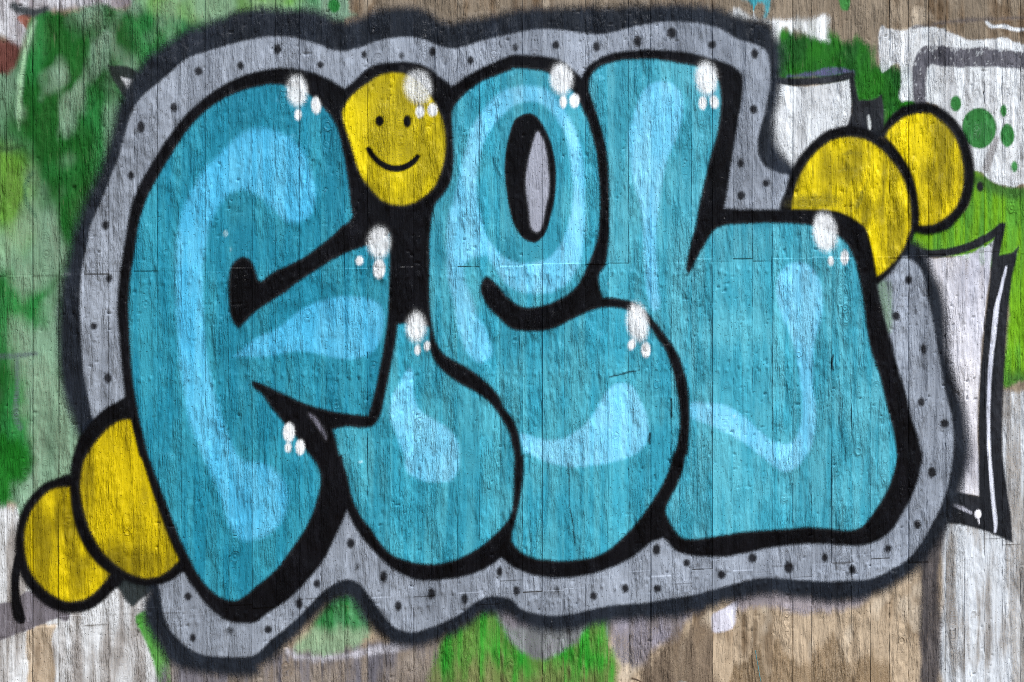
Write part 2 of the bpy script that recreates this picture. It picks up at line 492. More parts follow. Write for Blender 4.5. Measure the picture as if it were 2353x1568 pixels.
# white panel with a scuffed grey band, upper right
t = thing('faded_white_letter', 'big old white letter panel with a scuffed grey band in the upper right', 'graffiti', (2210, 250))
sd = sd_poly('@30 775,195 870,205 945,205 1020,178 1110,180 1180,195 1250,215 1400,275 1500,275 1600,255 1700,285 1764,300 2300,360 2300,1270 1764,1272 1690,1288 1560,1255 1470,1190 1300,1130 1180,760 1040,700 905,690 912,560 890,440 790,500 765,360', 40)
layer('panel_field', alpha(sd, 4, 5, .13), wh, parent=t)
sd = sd_stroke('@30 1050,720,40 1042,560,46 1052,450,52 1110,380,60 1230,390,68 1400,395,66 1600,400,62 1764,420,60 2300,450,60')
ab = alpha(sd, 4, 4)
ab *= 1 - .6 * sstep(.57, .66, fbm(XX * 90, ZZ * 70, 77, 3) + .15 * sstep(128, 100, PY) - .12 * sstep(112, 132, PY))
layer('panel_band', ab, varied(lin(98, 98, 106), lin(76, 76, 84)), parent=t)
layer('white_squiggle', alpha(sd_stroke('@30 1505,150,10 1545,185,15 1620,182,15 1700,205,14 1764,205,14 2100,240,14'), 3, 2), wh, label='thin white squiggle on bare concrete at the top right', cat='paint mark')
layer('grey_line', alpha(sd_stroke('@30 1000,190,8 1200,158,9 1400,138,14 1600,130,8 2100,110,8'), 5, 3) * .65, lin(92, 86, 86), label='faint grey line above the white panel', cat='paint mark')
for k, (x, y, rx, ry, lb) in enumerate(((1293, 715, 37, 54, 'small green spot above the big green spot'), (1455, 885, 117, 138, 'largest round green spot on the white panel'), (1620, 765, 21, 38, 'tiny upper right green spot on the white panel'),
                                        (1650, 935, 49, 77, 'oval green spot just right of the big green spot'), (1700, 1148, 22, 36, 'lowest small green spot on the white panel'))):
    layer('green_spot', alpha(sd_ell('30', x, y, rx, ry), 3.4, 1.5), varied(lin(36, 106, 42), lin(58, 124, 66), .8), label=lb, cat='paint mark', group='green spots on the white panel')
layer('grey_smudge', alpha(sd_stroke('@30 1575,960,20 1545,1040,30 1500,1160,22'), 6, 5) * .55, lin(120, 116, 116), label='grey smudge under the big green spot', cat='paint mark')
layer('black_dot', alpha(sd_ell('30', 1462, 1288, 22, 32), 3), lin(16, 18, 20), mat='fresh', label='single black dot on the lime green beside the yellow disc', cat='paint mark')
# square white block
t = thing('block_letter', 'square white block with black shading above the right yellow discs', 'graffiti', (1880, 240))
layer('block_face', alpha(sd_poly('@30 40,580 160,590 300,592 430,575 572,540! 580,650 578,780 565,900 420,1000 200,1200 60,1110 -60,1000 -40,800', 30), 4, 4, .1), wh, parent=t)
layer('block_shade', np.maximum(alpha(sd_stroke('@30 60,555,20 180,566,26 330,560,24 460,545,22 575,520,22'), 3.5, 1.5),
                                alpha(sd_poly('@30 555,525! 586,500! 603,600 625,690! 720,690 785,655! 797,760 800,940! 700,960 540,900! 574,780 572,640', 25), 3.5, 1.5)), varied(lin(26, 29, 34), lin(40, 42, 48)), mat='fresh', parent=t)
layer('drip', alpha(sd_stroke('@30 692,800,8 698,845,13 700,890,10'), 2.5), lin(200, 206, 206), mat='fresh', parent=t)
# tall white slab at the right
t = thing('slab_letter', 'tall white slab with thick black side and white streak at the right edge', 'graffiti', (2240, 860))
layer('slab_face', alpha(sd_poly('@31 1010,180 1090,205 1200,205 1330,190 1450,150 1575,75! 1550,200 1525,400 1500,600 1480,800 1462,1000 1455,1200 1450,1400 1460,1568 @32 1465,290! 1300,270 1150,240 1100,0 @31 1100,1568 1100,900 1040,400', 30), 4, 4, .15), varied(lin(222, 223, 232), lin(176, 178, 190), 1, NCLD), parent=t)
layer('slab_side', np.maximum(alpha(sd_stroke('@31 950,130,30 1010,165,30 1120,182,26 1250,170,26 1400,128,27 1530,60,27 1610,-10,20'), 3.5, 1),
                              alpha(sd_poly('@31 1635,-30! 1560,60 1525,400 1495,650 1470,950 1455,1200 1448,1400 1450,1568 @32 1455,285! 1350,265 1240,245! 1180,470! 1330,480 1480,520 1600,565 1685,605! 1675,450 1640,200 1615,0 @31 1612,1500 1615,1200 1630,900 1650,600 1680,350 1710,220 1728,130! 1680,175 1592,195! 1612,100', 25), 3.5, 1)), varied(lin(22, 25, 31), lin(34, 36, 42)), mat='fresh', parent=t)
layer('streak', alpha(sd_stroke('@31 1640,275,7 1605,430,14 1575,560,18 1548,800,18 1530,1000,16 1520,1200,14 1520,1400,12 @32 1525,0,12 1538,150,13 1555,350,15 1568,470,13 1565,530,8'), 2.2, 1.5), varied(lin(214, 218, 230), lin(180, 184, 200)), mat='fresh', parent=t)
layer('streak', alpha(sd_stroke('@32 1265,340,6 1330,365,12 1400,400,9'), 3, 2) * .8, lin(206, 208, 222), mat='fresh', parent=t)
layer('drip', np.maximum(alpha(sd_ell('32', 1447, 408, 26, 32), 2), alpha(sd_stroke('@32 1450,430,6 1455,476,4'), 1.2)), lin(236, 236, 242), mat='fresh', parent=t)
# dark horn at the upper left
t = thing('dark_horn', 'small dark horn with a white triangle off the upper left halo rim', 'graffiti', (290, 180))
layer('horn_body', alpha(sd_poly('@00 748,452! 870,458 960,500 1080,540 1000,680 880,690 800,590 765,530', 30), 4, 2) * .96, lin(30, 38, 36), mat='fresh', parent=t)
layer('horn_triangle', alpha(sd_poly('@00 828,528! 922,552! 880,622!', 15), 3.5), lin(196, 200, 204), mat='fresh', parent=t)
layer('lower_spike', alpha(sd_poly('@02 800,850 1100,880 1050,930 960,1010 915,1045 880,1020 840,960', 30), 5, 2) * .92, lin(34, 42, 44), mat='fresh', label='dark spike hanging between the lower left discs and the halo', cat='paint mark')

# --- halo: navy rim, grey field, black dots
halo = thing('spotted_halo', 'grey halo with a dark navy rim and black dots round the whole lettering', 'graffiti', (1180, 1400))
RIM = ('@00 1764,85 1650,105 1550,145 1400,205 1280,240 1180,305 1100,365 1020,430 950,520 880,640 830,760 800,880 770,1000 735,1110 690,1230 630,1350 585,1450 545,1568 '
       '@01 528,40 498,160 468,300 440,420 425,600 430,800 442,1000 470,1150 510,1280 560,1420 700,1568 @02 900,700 1050,900 1015,1040 1030,1150 1075,1230 1120,1320 1180,1410 1300,1460 1450,1485 1600,1497 1764,1490 '
       '@12 0,1455 100,1390 200,1290 300,1190 380,1120 460,1040 540,980 620,958 680,975 730,1050 780,1140 850,1210 920,1268 1000,1292 1100,1292 1220,1268 1340,1212 1450,1150 1530,1092 1600,1068 1700,1078 1764,1095 '
       '@22 60,1135 140,1165 240,1190 350,1188 480,1165 600,1140 740,1120 900,1110 1050,1100 1180,1085 1300,1050 1450,1000 1600,965 1764,942 '
       '@32 150,955 300,970 420,995 550,985 700,950 800,910 900,850 1000,780 1080,700 1150,600 1215,470 1270,330 1310,220 1345,100 1365,0 '
       '@31 1362,1450 1335,1270 1285,1120 1245,980 1218,850 1210,700 1198,560 1165,430 1115,320 1080,210 1020,140 900,100 '
       '@30 600,1500 300,1300 165,1165 110,1120 62,1060 28,990 12,900 18,800 45,700 60,600 70,520 75,420 60,330 25,260 @20 1764,190 1700,160 1600,150 1500,122 1400,88 1280,64 1150,58 1000,62 850,66 700,72 550,76 400,78 200,88 0,102 '
       '@10 1650,128 1500,158 1350,182 1250,168 1180,115 1080,80 950,78 850,98 720,150 620,178 540,165 430,112 300,92 150,92')
FIELD = ('@00 1764,262 1600,300 1450,345 1320,387 1230,442 1150,520 1060,592 980,662 920,740 880,840 850,950 815,1080 770,1190 735,1285 690,1400 640,1510 618,1568 '
         '@01 595,130 570,250 555,380 550,520 554,660 560,800 568,920 580,1040 600,1140 620,1230 650,1330 900,1500 @02 1000,700 1100,930 1112,1020 1130,1110 1165,1200 1225,1270 1305,1340 1400,1380 1520,1395 1640,1395 1764,1380 '
         '@12 100,1282 200,1202 300,1112 380,1030 460,950 540,892 620,862 700,882 760,950 830,1040 880,1110 930,1170 1000,1213 1090,1225 1200,1195 1310,1150 1420,1090 1500,1030 1580,985 1660,976 1764,1003 '
         '@22 60,1062 150,1095 260,1110 380,1105 500,1080 620,1052 740,1036 900,1025 1020,1006 1100,992 1250,968 1400,930 1540,890 1650,862 1764,850 '
         '@32 150,860 300,870 430,875 560,870 680,862 780,830 870,785 960,725 1020,660 1070,590 1115,510 1160,430 1200,340 1232,240 1260,130 1280,0 '
         '@31 1285,1480 1270,1310 1240,1190 1212,1070 1192,950 1172,840 1150,700 1122,560 1092,430 1080,350 1050,280 1000,230 930,190 700,100 @30 500,1400 150,1208 80,1192 10,1160 @20 1740,1135 1703,1080 1695,980 1715,880 1748,770 @30 10,640 20,520 12,430 @20 1750,350 1680,305 1600,282 1530,255 1470,215 1400,185 1300,158 1200,148 1080,148 960,158 850,180 740,210 640,230 560,235 450,220 350,205 220,198 100,210 0,230 '
         '@10 1650,255 1550,280 1450,315 1350,335 1250,310 1150,268 1050,252 920,262 800,292 680,335 560,350 450,312 340,275 230,252 100,250')
sdr = sd_poly(RIM, 50)
layer('rim', alpha(sdr - 8, 18, 4), varied(lin(18, 24, 33), lin(32, 39, 50), .8), mat='fresh', parent=halo)
sdf = sd_poly(FIELD, 50)
layer('grey_field', alpha(sdf, 5.5, 1), varied(lin(148, 157, 170), lin(122, 130, 142), 1, NCLD2 * .5 + NCLD * .2 + NSTR * .3), mat='fresh', parent=halo)
layer('green_bleed', alpha(sd_poly('@31 750,390 830,375 850,560 845,720 800,660 770,520', 30), 9, 5) * .6, lin(92, 124, 92), mat='fresh', parent=halo, label='faint green bleed through the grey')
DOTS = {'00': [(1372, 493), (1655, 455), (1200, 740), (972, 878), (903, 1212), (728, 1555)],
        '10': [(148, 338), (445, 448), (745, 375), (1002, 385, .6), (1215, 357), (1480, 418)],
        '20': [(22, 328, .6), (303, 312), (580, 322), (865, 285, 1.4), (1100, 228, 1.3), (1378, 310), (1672, 372), (1663, 755), (1577, 1128), (1578, 1350), (1752, 1265)],
        '01': [(750, 353), (645, 680), (745, 1038)],
        '31': [(968, 363), (885, 612), (1073, 838), (1057, 1205), (1218, 1352)],
        '32': [(1132, 120, 1.3), (1030, 480), (827, 648), (392, 708), (145, 778, 1.2), (585, 793)],
        '22': [(1658, 712), (1445, 828), (1202, 745), (995, 655), (1003, 920), (778, 920), (562, 973), (308, 925, .7), (32, 938)],
        '12': [(655, 610, 1.3), (697, 770, .6), (880, 838, 1.1), (418, 888), (297, 1025), (83, 1205), (980, 1042), (1210, 957), (1437, 992), (1678, 803)],
        '02': [(1297, 977, 1.1), (1328, 1262), (1587, 1212, .8)]}
for fr, lst in DOTS.items():
    for q in lst:
        k = q[2] if len(q) > 2 else 1
        layer('dot', alpha(sd_ell(fr, q[0], q[1], (22 + rng.normal(0, 2)) * max(k, .8), (28 + rng.normal(0, 3)) * max(k, .8)), 4.8, 2.5) * (1 if k >= 1 else .62), lin(28, 30, 36), mat='fresh', parent=halo)

# --- yellow discs
YEL = varied(lin(224, 202, 0), lin(146, 132, 4), 1, NCLD2 * .6 + NSTR * .4)
YEL_SHADED = varied(lin(198, 176, 0), lin(124, 110, 4), 1, NCLD2 * .6 + NSTR * .4)  # left discs: same yellow, with the dimmer left light put into it
BLK = lin(8, 8, 12)
DISCS = [
    ('low yellow disc with a black drip, at the lower left corner', (130, 1380), YEL_SHADED,
     '@02 500,148 400,163 310,198 230,270 165,360 130,460 110,570 108,680 130,790 170,880 240,970 320,1040 420,1082 520,1087 620,1062 700,1012 780,930 850,860 800,700',
     '@02 486,220! 400,226 330,255 270,310 220,380 185,460 168,550 168,650 185,740 220,820 280,900 350,960 430,1000 500,1012 570,1000 640,960 700,900 740,850 756,820! 690,770 620,690 560,590 520,480 500,380 490,300',
     '@02 112,670 82,800 74,900 80,1050 100,1135 145,1165 173,1140 160,1070 142,1000 132,900 138,800 150,700'),
    ('tall yellow disc tucked behind the left letter', (290, 1330), YEL_SHADED,
     '@01 900,1185 800,1208 730,1250 660,1310 590,1390 540,1470 508,1568 @02 490,80 487,180 500,350 530,480 570,580 640,690 720,772 800,832 900,880 1000,900 1100,890 1180,862 1240,815 1300,780 1200,500 1000,0',
     '@01 912,1322! 830,1332 760,1370 700,1430 640,1500 600,1568 @02 575,50 558,150 553,250 568,350 598,460 640,560 700,660 780,740 860,800 950,840 1030,850 1110,830 1180,782 1238,722! 1195,640 1155,540 1112,420 1072,300 1032,180 992,50 @01 965,1568 945,1480 926,1400', None),
    ('yellow disc at the far right, behind its neighbour', (2150, 530), YEL,
     '@30 785,940 800,870 850,800 920,742 1000,717 1090,712 1180,740 1260,800 1330,880 1380,980 1410,1100 1420,1200 1410,1320 1370,1430 1300,1520 1240,1580 @31 1120,48 1040,42 980,0 @30 960,1300 880,1100',
     '@30 808,945! 825,905 880,850 960,800 1060,780 1130,790 1200,840 1270,920 1320,1020 1345,1130 1350,1230 1335,1330 1300,1420 1240,1490 1150,1545 1050,1555 1030,1548! 1028,1450 1018,1350 1000,1250 970,1160 925,1080 880,1020 835,970', None),
    ('yellow disc partly covered by the right letter top corner', (2000, 640), YEL,
     '@30 105,1470 130,1300 165,1180 230,1070 310,980 400,910 480,880 560,870 650,885 740,925 820,985 890,1060 955,1150 1005,1270 1032,1400 1035,1540 @31 1000,60 960,150 930,195 880,262 830,322 780,368 740,385 640,200 560,0',
     '@30 165,1445! 175,1350 200,1250 250,1150 320,1060 400,990 480,955 560,945 640,952 720,988 800,1050 870,1130 930,1230 970,1350 986,1450 985,1568 @31 970,50 940,130 900,200 850,260 800,305 748,335! 735,290 720,200 690,80 660,0 @30 625,1535 560,1492 480,1462 400,1450 250,1446', None)]
for lb, at, yc, so_, sy_, drip in DISCS:
    t = thing('yellow_disc', lb, 'graffiti', at, 'yellow discs at the ends of the lettering')
    sa = alpha(sd_poly(so_, 30) - .6, 6, 1.2)
    if drip:
        sa = np.maximum(sa, alpha(sd_poly(drip, 20), 3.5, 1))
    layer('disc_outline', sa, BLK, mat='gloss', parent=t)
    YF = layer('disc_fill', alpha(sd_poly(sy_, 30) - .4, 6, 1), yc, mat='fresh', parent=t)

SMG = lin(120, 112, 18)
layer('smudge', alpha(sd_ell('30', 300, 1395, 170, 50, -4), 14, 10) * .55, SMG, mat='fresh', parent=YF)
layer('smudge', alpha(sd_stroke('@30 520,1065,8 570,1050,14 640,1065,8'), 5, 4) * .5, SMG, mat='fresh', parent=YF)
layer('smudge', alpha(sd_stroke('@30 500,1180,10 560,1160,14 600,1175,8'), 6, 5) * .4, SMG, mat='fresh', parent=YF)
layer('smudge', alpha(sd_stroke('@30 645,1325,12 640,1370,16 610,1430,9'), 2.5, 1) * .65, lin(118, 112, 22), mat='fresh', parent=YF)
layer('bright_lick', alpha(sd_stroke('@30 692,1130,3 670,1220,12 640,1310,9'), 3, 1) * .8, lin(240, 214, 0), mat='fresh', parent=YF)
# --- the letters
L1 = ('@00 1764,600 1600,650 1480,720 1400,780 1290,900 1190,1050 1100,1200 1030,1330 985,1440 955,1540 @01 945,30 925,180 900,330 886,500 888,640 896,800 910,1000 930,1150 955,1300 985,1430 1020,1568 '
      '@02 1050,80 1095,200 1140,320 1190,450 1250,600 1310,720 1370,830 1430,910 1500,970 1560,1000 1620,1005 1690,975 1764,910 @12 130,800 230,670 310,560 380,430 425,300 445,200 440,120 405,45 @11 370,1568 340,1530 270,1440 180,1335 100,1235 40,1150 '
      '@01 1750,1105 1733,1058! @11 60,1085 180,1145 290,1195 400,1235 500,1262 620,1285 772,1300! 800,1200 830,1080 855,960 880,830 895,740 910,600 918,420 922,200 920,40! 840,95 760,125 650,165 560,205 450,270 300,370 200,445 100,510 0,575 '
      '@01 1700,640 1640,698! 1590,610 1576,450 1580,330 1600,260 1650,215 1700,210 1740,250 1764,310 @11 15,365 38,373! 130,305 230,260 350,195 450,120 530,55 @10 590,1565 640,1530 664,1490! 650,1400 640,1300 620,1150 595,1020 565,900 530,820 490,770 440,720 360,650 300,610 200,590 100,580')
L2 = ('@11 973,668! 1045,660 1120,665 1190,690 1194,760 1202,850 1240,932 1300,1000 1400,1075 1500,1130 1590,1190 1660,1270 1710,1350 1750,1430 @22 -10,-100 15,0 14,100 12,200 5,330 -10,420 @12 1720,470 1640,555 1540,640 1420,705 1300,745 1180,755 1060,735 940,690 850,600 790,510 730,430 680,340 650,240 630,150 610,80 590,0 @11 575,1568 552,1480 530,1392! 620,1372 720,1382 790,1374 832,1340 865,1270 890,1150 920,1000 945,880 965,750')
L3 = ('@10 1764,480 1660,520 1560,560 1470,620 1400,690 1360,745 1350,820 1355,900 1360,1000 1362,1100 1340,1250 1290,1340 1240,1400 1215,1480 1205,1568 @11 1196,100 1195,200 1195,400 1200,550 1215,680 1240,790 1290,870 1370,920 1450,965 1530,1020 1610,1090 1670,1160 1712,1250 @21 0,1310 30,1380 55,1460 68,1568 '
      '@22 80,0 76,150 55,300 30,420 3,530 -5,590! 60,670 160,715 300,730 440,725 560,705 660,660 740,590 830,500 910,400 980,300 1040,200 1080,110 1110,0 @21 1130,1530 1150,1430 1155,1300 1140,1150 1110,1000 1070,880 1020,790 960,700 900,620 790,568 700,552 600,557 510,587 400,640 300,690 200,715 100,715 0,700 @11 1680,630 1600,550 1556,470 1546,410 1570,352 1600,342 1640,375 1700,440 1764,510 '
      '@21 80,550 190,545 290,515 380,465 450,400 500,310 540,220 580,110 600,0 @20 605,1400 596,1200 580,1050 550,930 520,830 480,740 440,660 380,590 260,510 150,480 0,470')
L4 = ('@20 590,470 660,440 760,415 880,408 1000,410 1120,430 1240,452 1350,480 1415,545 1438,640 1438,750 1420,900 1385,1020 1355,1130 1335,1220 1310,1330 1285,1450 1265,1568 @21 1240,80 1212,200 1200,285 1215,325! 1235,298 1270,222 1320,132 1370,45 1420,0 @p 1680,516 1740,513 1800,513 1860,518 1905,530 @31 490,65 540,115 580,185 610,272 635,380 655,500 670,600 685,720 702,820 732,920 770,1030 800,1150 832,1280 868,1430 885,1568 '
      '@32 890,0 872,100 832,220 780,320 720,410 660,485 600,515 540,522 450,512 300,500 150,510 0,520 @22 1620,530 1480,550 1330,575 1230,582 1170,570 1120,520 1080,450 1060,380 1090,300 1140,200 1180,90 1195,0 @21 1205,1568 1222,1400 1222,1250 1210,1100 1180,970 1130,850 1070,760 1000,670 930,590 830,515 760,497 700,487 628,484! 606,420 600,330 640,260 660,150 670,0 @20 670,1350 665,1200 655,1060 635,960 610,870 580,770 550,680 530,600 545,525')
FACE = '@10 930,503 1010,508 1090,540 1150,590 1205,665 1250,750 1290,850 1305,960 1300,1080 1270,1200 1220,1300 1140,1370 1060,1410 980,1418 900,1400 830,1350 770,1280 720,1200 690,1120 660,1020 635,940 605,850 595,780 620,710 680,640 760,580 840,525'
BLACK = ('@00 1764,500 1650,535 1560,580 1450,650 1350,730 1270,810 1200,900 1120,1010 1040,1140 970,1260 920,1380 892,1500 @01 875,30 850,180 825,350 810,520 812,640 825,780 840,950 856,1100 872,1200 905,1330 935,1450 965,1568 @02 980,20 1015,120 1052,240 1092,350 1132,450 1182,580 1228,690 1250,760 1265,800 1310,880 1370,960 1420,1030 1500,1100 1580,1145 1680,1158 1764,1150 '
         '@12 80,1090 200,1010 300,920 400,810 470,710 530,590 590,460 626,378! 650,430 690,510 750,590 820,670 900,750 1000,820 1120,860 1250,862 1380,845 1500,815 1600,770 1690,708! @22 0,765 60,795 150,825 300,845 430,838 560,815 680,775 790,725 880,665 960,600 1040,568! 1070,592 1110,640 1170,675 1260,695 1400,700 1530,690 1650,665 1764,640 @32 150,620 330,610 480,618 620,625 720,605 800,560 870,490 920,410 970,320 1010,230 1040,130 1065,0 '
         '@31 1055,1540 1020,1420 980,1280 940,1120 900,1000 870,880 830,740 790,600 770,500 745,380! 735,300 720,200 690,80 655,0 @30 600,1540 540,1502 480,1475 400,1460 250,1452 100,1448 0,1448 @20 1600,1448 1458,1440! 1490,1250 1520,1050 1550,860 1580,680 1590,560 1570,500 1500,450 1400,415 1250,375 1120,355 950,345 800,355 680,375 600,410 540,450 505,495 480,540! 410,480 330,420 230,395 120,385 0,385 '
         '@10 1650,430 1550,475 1450,530 1390,575 1345,598! 1310,565 1260,530 1200,480 1130,447 1050,432 960,432 860,442 780,470 720,520 670,570 612,612! 560,585 480,540 380,500 280,480 150,472')
sdL = [sd_poly(L1, 60), sd_poly(L2, 60), sd_poly(L3, 60), sd_poly(L4, 60)]
sdF = sd_poly(FACE, 60)
holeb = sd_poly('@z1 430,345 470,315 510,308 545,330 580,385 610,460 628,550 630,650 620,740 600,820 575,890 540,925 505,925 465,900 430,840 405,750 390,650 385,560 395,460', 20)
hole_s = sd_poly('@z1 545,405! 565,450 580,520 588,620 585,700 570,770 555,850 540,870 520,850 512,780 500,700 496,620 508,540 525,470', 20)
sdB = sd_poly(BLACK, 50)
letters = [
    thing('graffiti_letter', 'big turquoise bubble letter shaped like a C with a pointed tongue', 'graffiti', (560, 1400)),
    thing('graffiti_letter', 'short turquoise drop-shaped letter stem below the smiling face', 'graffiti', (980, 1310)),
    thing('graffiti_letter', 'turquoise bubble letter like a looped e with a dark oval hole', 'graffiti', (1330, 1310)),
    thing('graffiti_letter', 'wide turquoise letter like an h ending in a big square foot', 'graffiti', (1850, 1250))]
face = thing('smiley_face', 'yellow smiling face with black eyes and mouth, dotting the lettering', 'graffiti', (900, 480))
owner = np.argmin(np.stack([*sdL, sdF], 0), 0)
# unsigned distances saturate at 1e3 far away: black there goes to the nearest letter anyway
ab = alpha(sdB - .6, 6, 1.0)
for k in range(5):
    m = ab * (owner == k)
    # let neighbouring outline parts overlap by a cell so that no seam opens
    mm = m.copy()
    layer('outline', mm, varied(BLK, lin(15, 15, 20), .8), mat='gloss', parent=(letters + [face])[k], cellmask=(owner == k))
layer('sliver', alpha(sd_poly('@11 362,1282 400,1300 450,1360 490,1440 480,1470 440,1400 395,1340', 15), 4, 2) * .8, lin(120, 120, 134), mat='fresh', parent=letters[0], label='thin grey sliver left between two outlines')
TUR = [varied(lin(26, 124, 150), lin(50, 146, 168), .9), varied(lin(44, 142, 166), lin(74, 164, 182), .9),  # fills darken towards the left letter: light falloff put into the colour
       varied(lin(46, 144, 168), lin(76, 166, 184), .9), varied(lin(54, 148, 170), lin(86, 172, 190), .9)]
FILLS = []
for k in range(4):
    a = alpha(sdL[k] - .4, 5.6, .8)
    if k == 2:
        a = a * (1 - alpha(holeb, 3.5, .6))
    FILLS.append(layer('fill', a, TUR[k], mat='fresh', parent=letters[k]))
layer('hole_sliver', alpha(hole_s - 5.5, 4.5, .6), varied(lin(160, 164, 178), lin(136, 140, 152)), mat='fresh', parent=FILLS[2])
HI = varied(lin(68, 170, 212), lin(94, 188, 226), .9)
HI2 = varied(lin(102, 190, 226), lin(130, 206, 236), .9)
his = [(0, alpha(sd_poly('@z5 230,55 280,75 310,110 325,160 330,200 315,235 280,245 250,225 220,195 180,180 145,200 120,250 108,320 105,400 110,480 125,570 150,650 180,715 230,725 265,755 275,800 255,850 215,875 180,875 155,840 135,780 110,720 80,650 65,570 55,480 50,380 50,290 65,220 100,150 150,95 185,65', 40), 11, 2.5), HI),
       (0, alpha(sd_poly('@z5 165,512! @11 0,760 150,690 280,590 400,520 560,480 700,478 820,508 870,560 885,640 870,740 830,830 770,880 650,910 540,900 430,872 300,855 180,872 60,890', 40), 7, 1.5), HI),
       (1, alpha(sd_poly('@11 1060,970 1088,1010 1088,1150 1130,1260 1220,1320 1330,1390 1390,1480 1400,1568 @12 1395,100 1340,180 1230,190 1120,170 1040,110 1020,0 @11 990,1500 950,1400 920,1300 940,1170 980,1090 1030,1000', 40), 7, 1.5), HI2),
       (2, np.maximum(alpha(sd_poly('@z1 190,540 215,400 265,310 330,230 400,185 480,170 560,180 620,215 680,300 730,400 760,520 770,650 775,780 770,900 750,1020 700,1110 640,1160 560,1178 460,1168 390,1130 340,1060 280,960 230,860 190,700', 40), 8, 2),
                      alpha(sd_poly('@z1 200,480 170,600 130,740 105,880 105,1020 110,1100 135,1200 150,1300 175,1400 215,1480 260,1510 310,1490 325,1440 295,1350 255,1280 230,1200 195,1110 195,1040 240,1000 300,980 270,850 250,700 250,560', 40), 10, 3))
        * (1 - alpha(sd_poly('@z1 680,420 700,550 715,680 702,800 672,900 630,970 570,1015 480,1030 400,1010 340,960 290,880 260,760 250,650 260,550 280,450 320,380 380,310 440,265 500,250 560,260 610,300 650,360', 40), 7, 2)), HI2),
       (2, alpha(sd_poly('@z2 270,500 400,535 520,530 600,490 670,430 720,360 760,290 800,230 860,200 930,215 980,280 1020,380 1035,480 1020,560 960,620 860,660 720,690 560,700 430,670 340,630 285,600', 40), 7, 1.5), HI2),
       (3, alpha(sd_poly('@z3 250,70 300,75 335,110 340,180 325,260 290,340 270,420 255,520 245,620 250,720 255,800 260,870 235,890 215,840 205,740 200,620 190,520 165,430 150,340 150,250 170,170 205,95', 40), 7, 1.5), HI2),
       (3, alpha(sd_poly('@z4 340,160 380,125 420,125 460,155 480,220 478,300 460,370 450,440 450,520 460,600 455,680 430,750 390,795 350,805 300,770 250,730 190,690 130,660 80,640 50,625 52,580 110,580 170,590 220,620 270,665 320,705 370,712 400,680 415,600 410,520 395,430 375,360 345,290 330,220', 40), 7, 1.5), HI2)]
for k, a, c in his:
    layer('highlight_band', a * .95 * alpha(sdL[k], 4), c, mat='fresh', parent=FILLS[k])
# face
FD = layer('face_disc', alpha(sdF - .4, 6, 1), varied(lin(216, 196, 0), lin(158, 144, 10), .9, NCLD2 * .6 + NSTR * .4), mat='fresh', parent=face)
layer('smudge', alpha(sd_ell('10', 955, 920, 170, 290), 34, 22) * .38, lin(128, 118, 24), mat='fresh', parent=FD)
layer('eye', alpha(sd_ell('10', 851, 835, 27, 35), 3), BLK, mat='gloss', parent=FD)
layer('eye', alpha(sd_ell('10', 1042, 838, 26, 42), 3), BLK, mat='gloss', parent=FD)
layer('mouth', alpha(sd_stroke('@10 775,1028,16 800,1068,18 840,1112,20 900,1150,22 970,1164,22 1040,1146,20 1090,1110,18 1115,1080,15'), 2.6), BLK, mat='gloss', parent=FD)
for fr, x, y, rx, ry, k in (('01', 1555, 45, 16, 22, 0), ('01', 1592, 150, 8, 22, 0), ('20', 1105, 1195, 6, 16, 3), ('21', 663, 385, 8, 9, 3), ('12', 725, 48, 18, 10, 1), ('21', 1530, 1300, 10, 16, 3)):
    layer('chip', alpha(sd_ell(fr, x, y, rx * .8, ry * .8), 2.2, 4) * .6, lin(180, 214, 222), mat='white', parent=FILLS[k])
for q, k in (('@21 670,1030,3 730,1018,4 790,1000,4 850,990,3 880,983,2', 2), ('@22 385,60,3 395,200,4 392,330,3 420,470,4 435,620,2', 2), ('@31 448,880,5 440,930,6 447,985,3', 3), ('@21 1100,1180,4 1098,1260,5 1100,1310,3', 2), ('@21 950,1420,4 945,1470,6 948,1495,3', 2)):
    layer('scratch', alpha(sd_stroke(q), 1.4, 1.5) * .85, lin(14, 46, 54), mat='fresh', parent=FILLS[k])
WHT = varied(lin(230, 234, 236), lin(214, 218, 220), .8)
GLE = [(0, [('10', 282, 625, 66, 100, -6), ('10', 415, 728, 30, 52, -5), ('10', 290, 792, 20, 33, 0), ('11', 848, 105, 74, 102, 0), ('11', 848, 287, 38, 62, 0), ('11', 713, 230, 21, 26, 0),
            ('11', 228, 1412, 37, 62, 0), ('11', 222, 1517, 18, 27, 0), ('11', 305, 1515, 29, 46, 0)]),
       (1, [('11', 1103, 688, 63, 94, 0), ('11', 1113, 845, 18, 29, 0), ('11', 1178, 818, 18, 27, 0)]),
       (2, [('20', 340, 545, 72, 102, -6), ('20', 353, 703, 22, 36, 0), ('20', 430, 695, 31, 44, 0), ('21', 865, 655, 68, 122, -8), ('21', 825, 808, 21, 31, 10), ('21', 920, 845, 29, 44, 0)]),
       (3, [('20', 1340, 540, 70, 108, -6), ('20', 1315, 710, 23, 39, 0), ('20', 1393, 705, 26, 39, -10), ('31', 395, 30, 78, 125, -8), ('31', 433, 232, 15, 24, 0), ('31', 528, 207, 24, 43, 0)]),
       (4, [('10', 1118, 600, 88, 108, -8), ('10', 1130, 770, 25, 36, 0), ('10', 1217, 758, 30, 39, 0)])]
for k, lst in GLE:
    for (fr, x, y, rx, ry, ro) in lst:
        big = rx > 50
        layer('gleam', alpha(sd_ell(fr, x, y, rx, ry, ro) - (3.4 if big else 2.2), 10 if big else 4, 2 if big else .8) * ((.84 if k == 4 else .95) if big else 1), WHT, mat='white', parent=(letters + [face])[k])


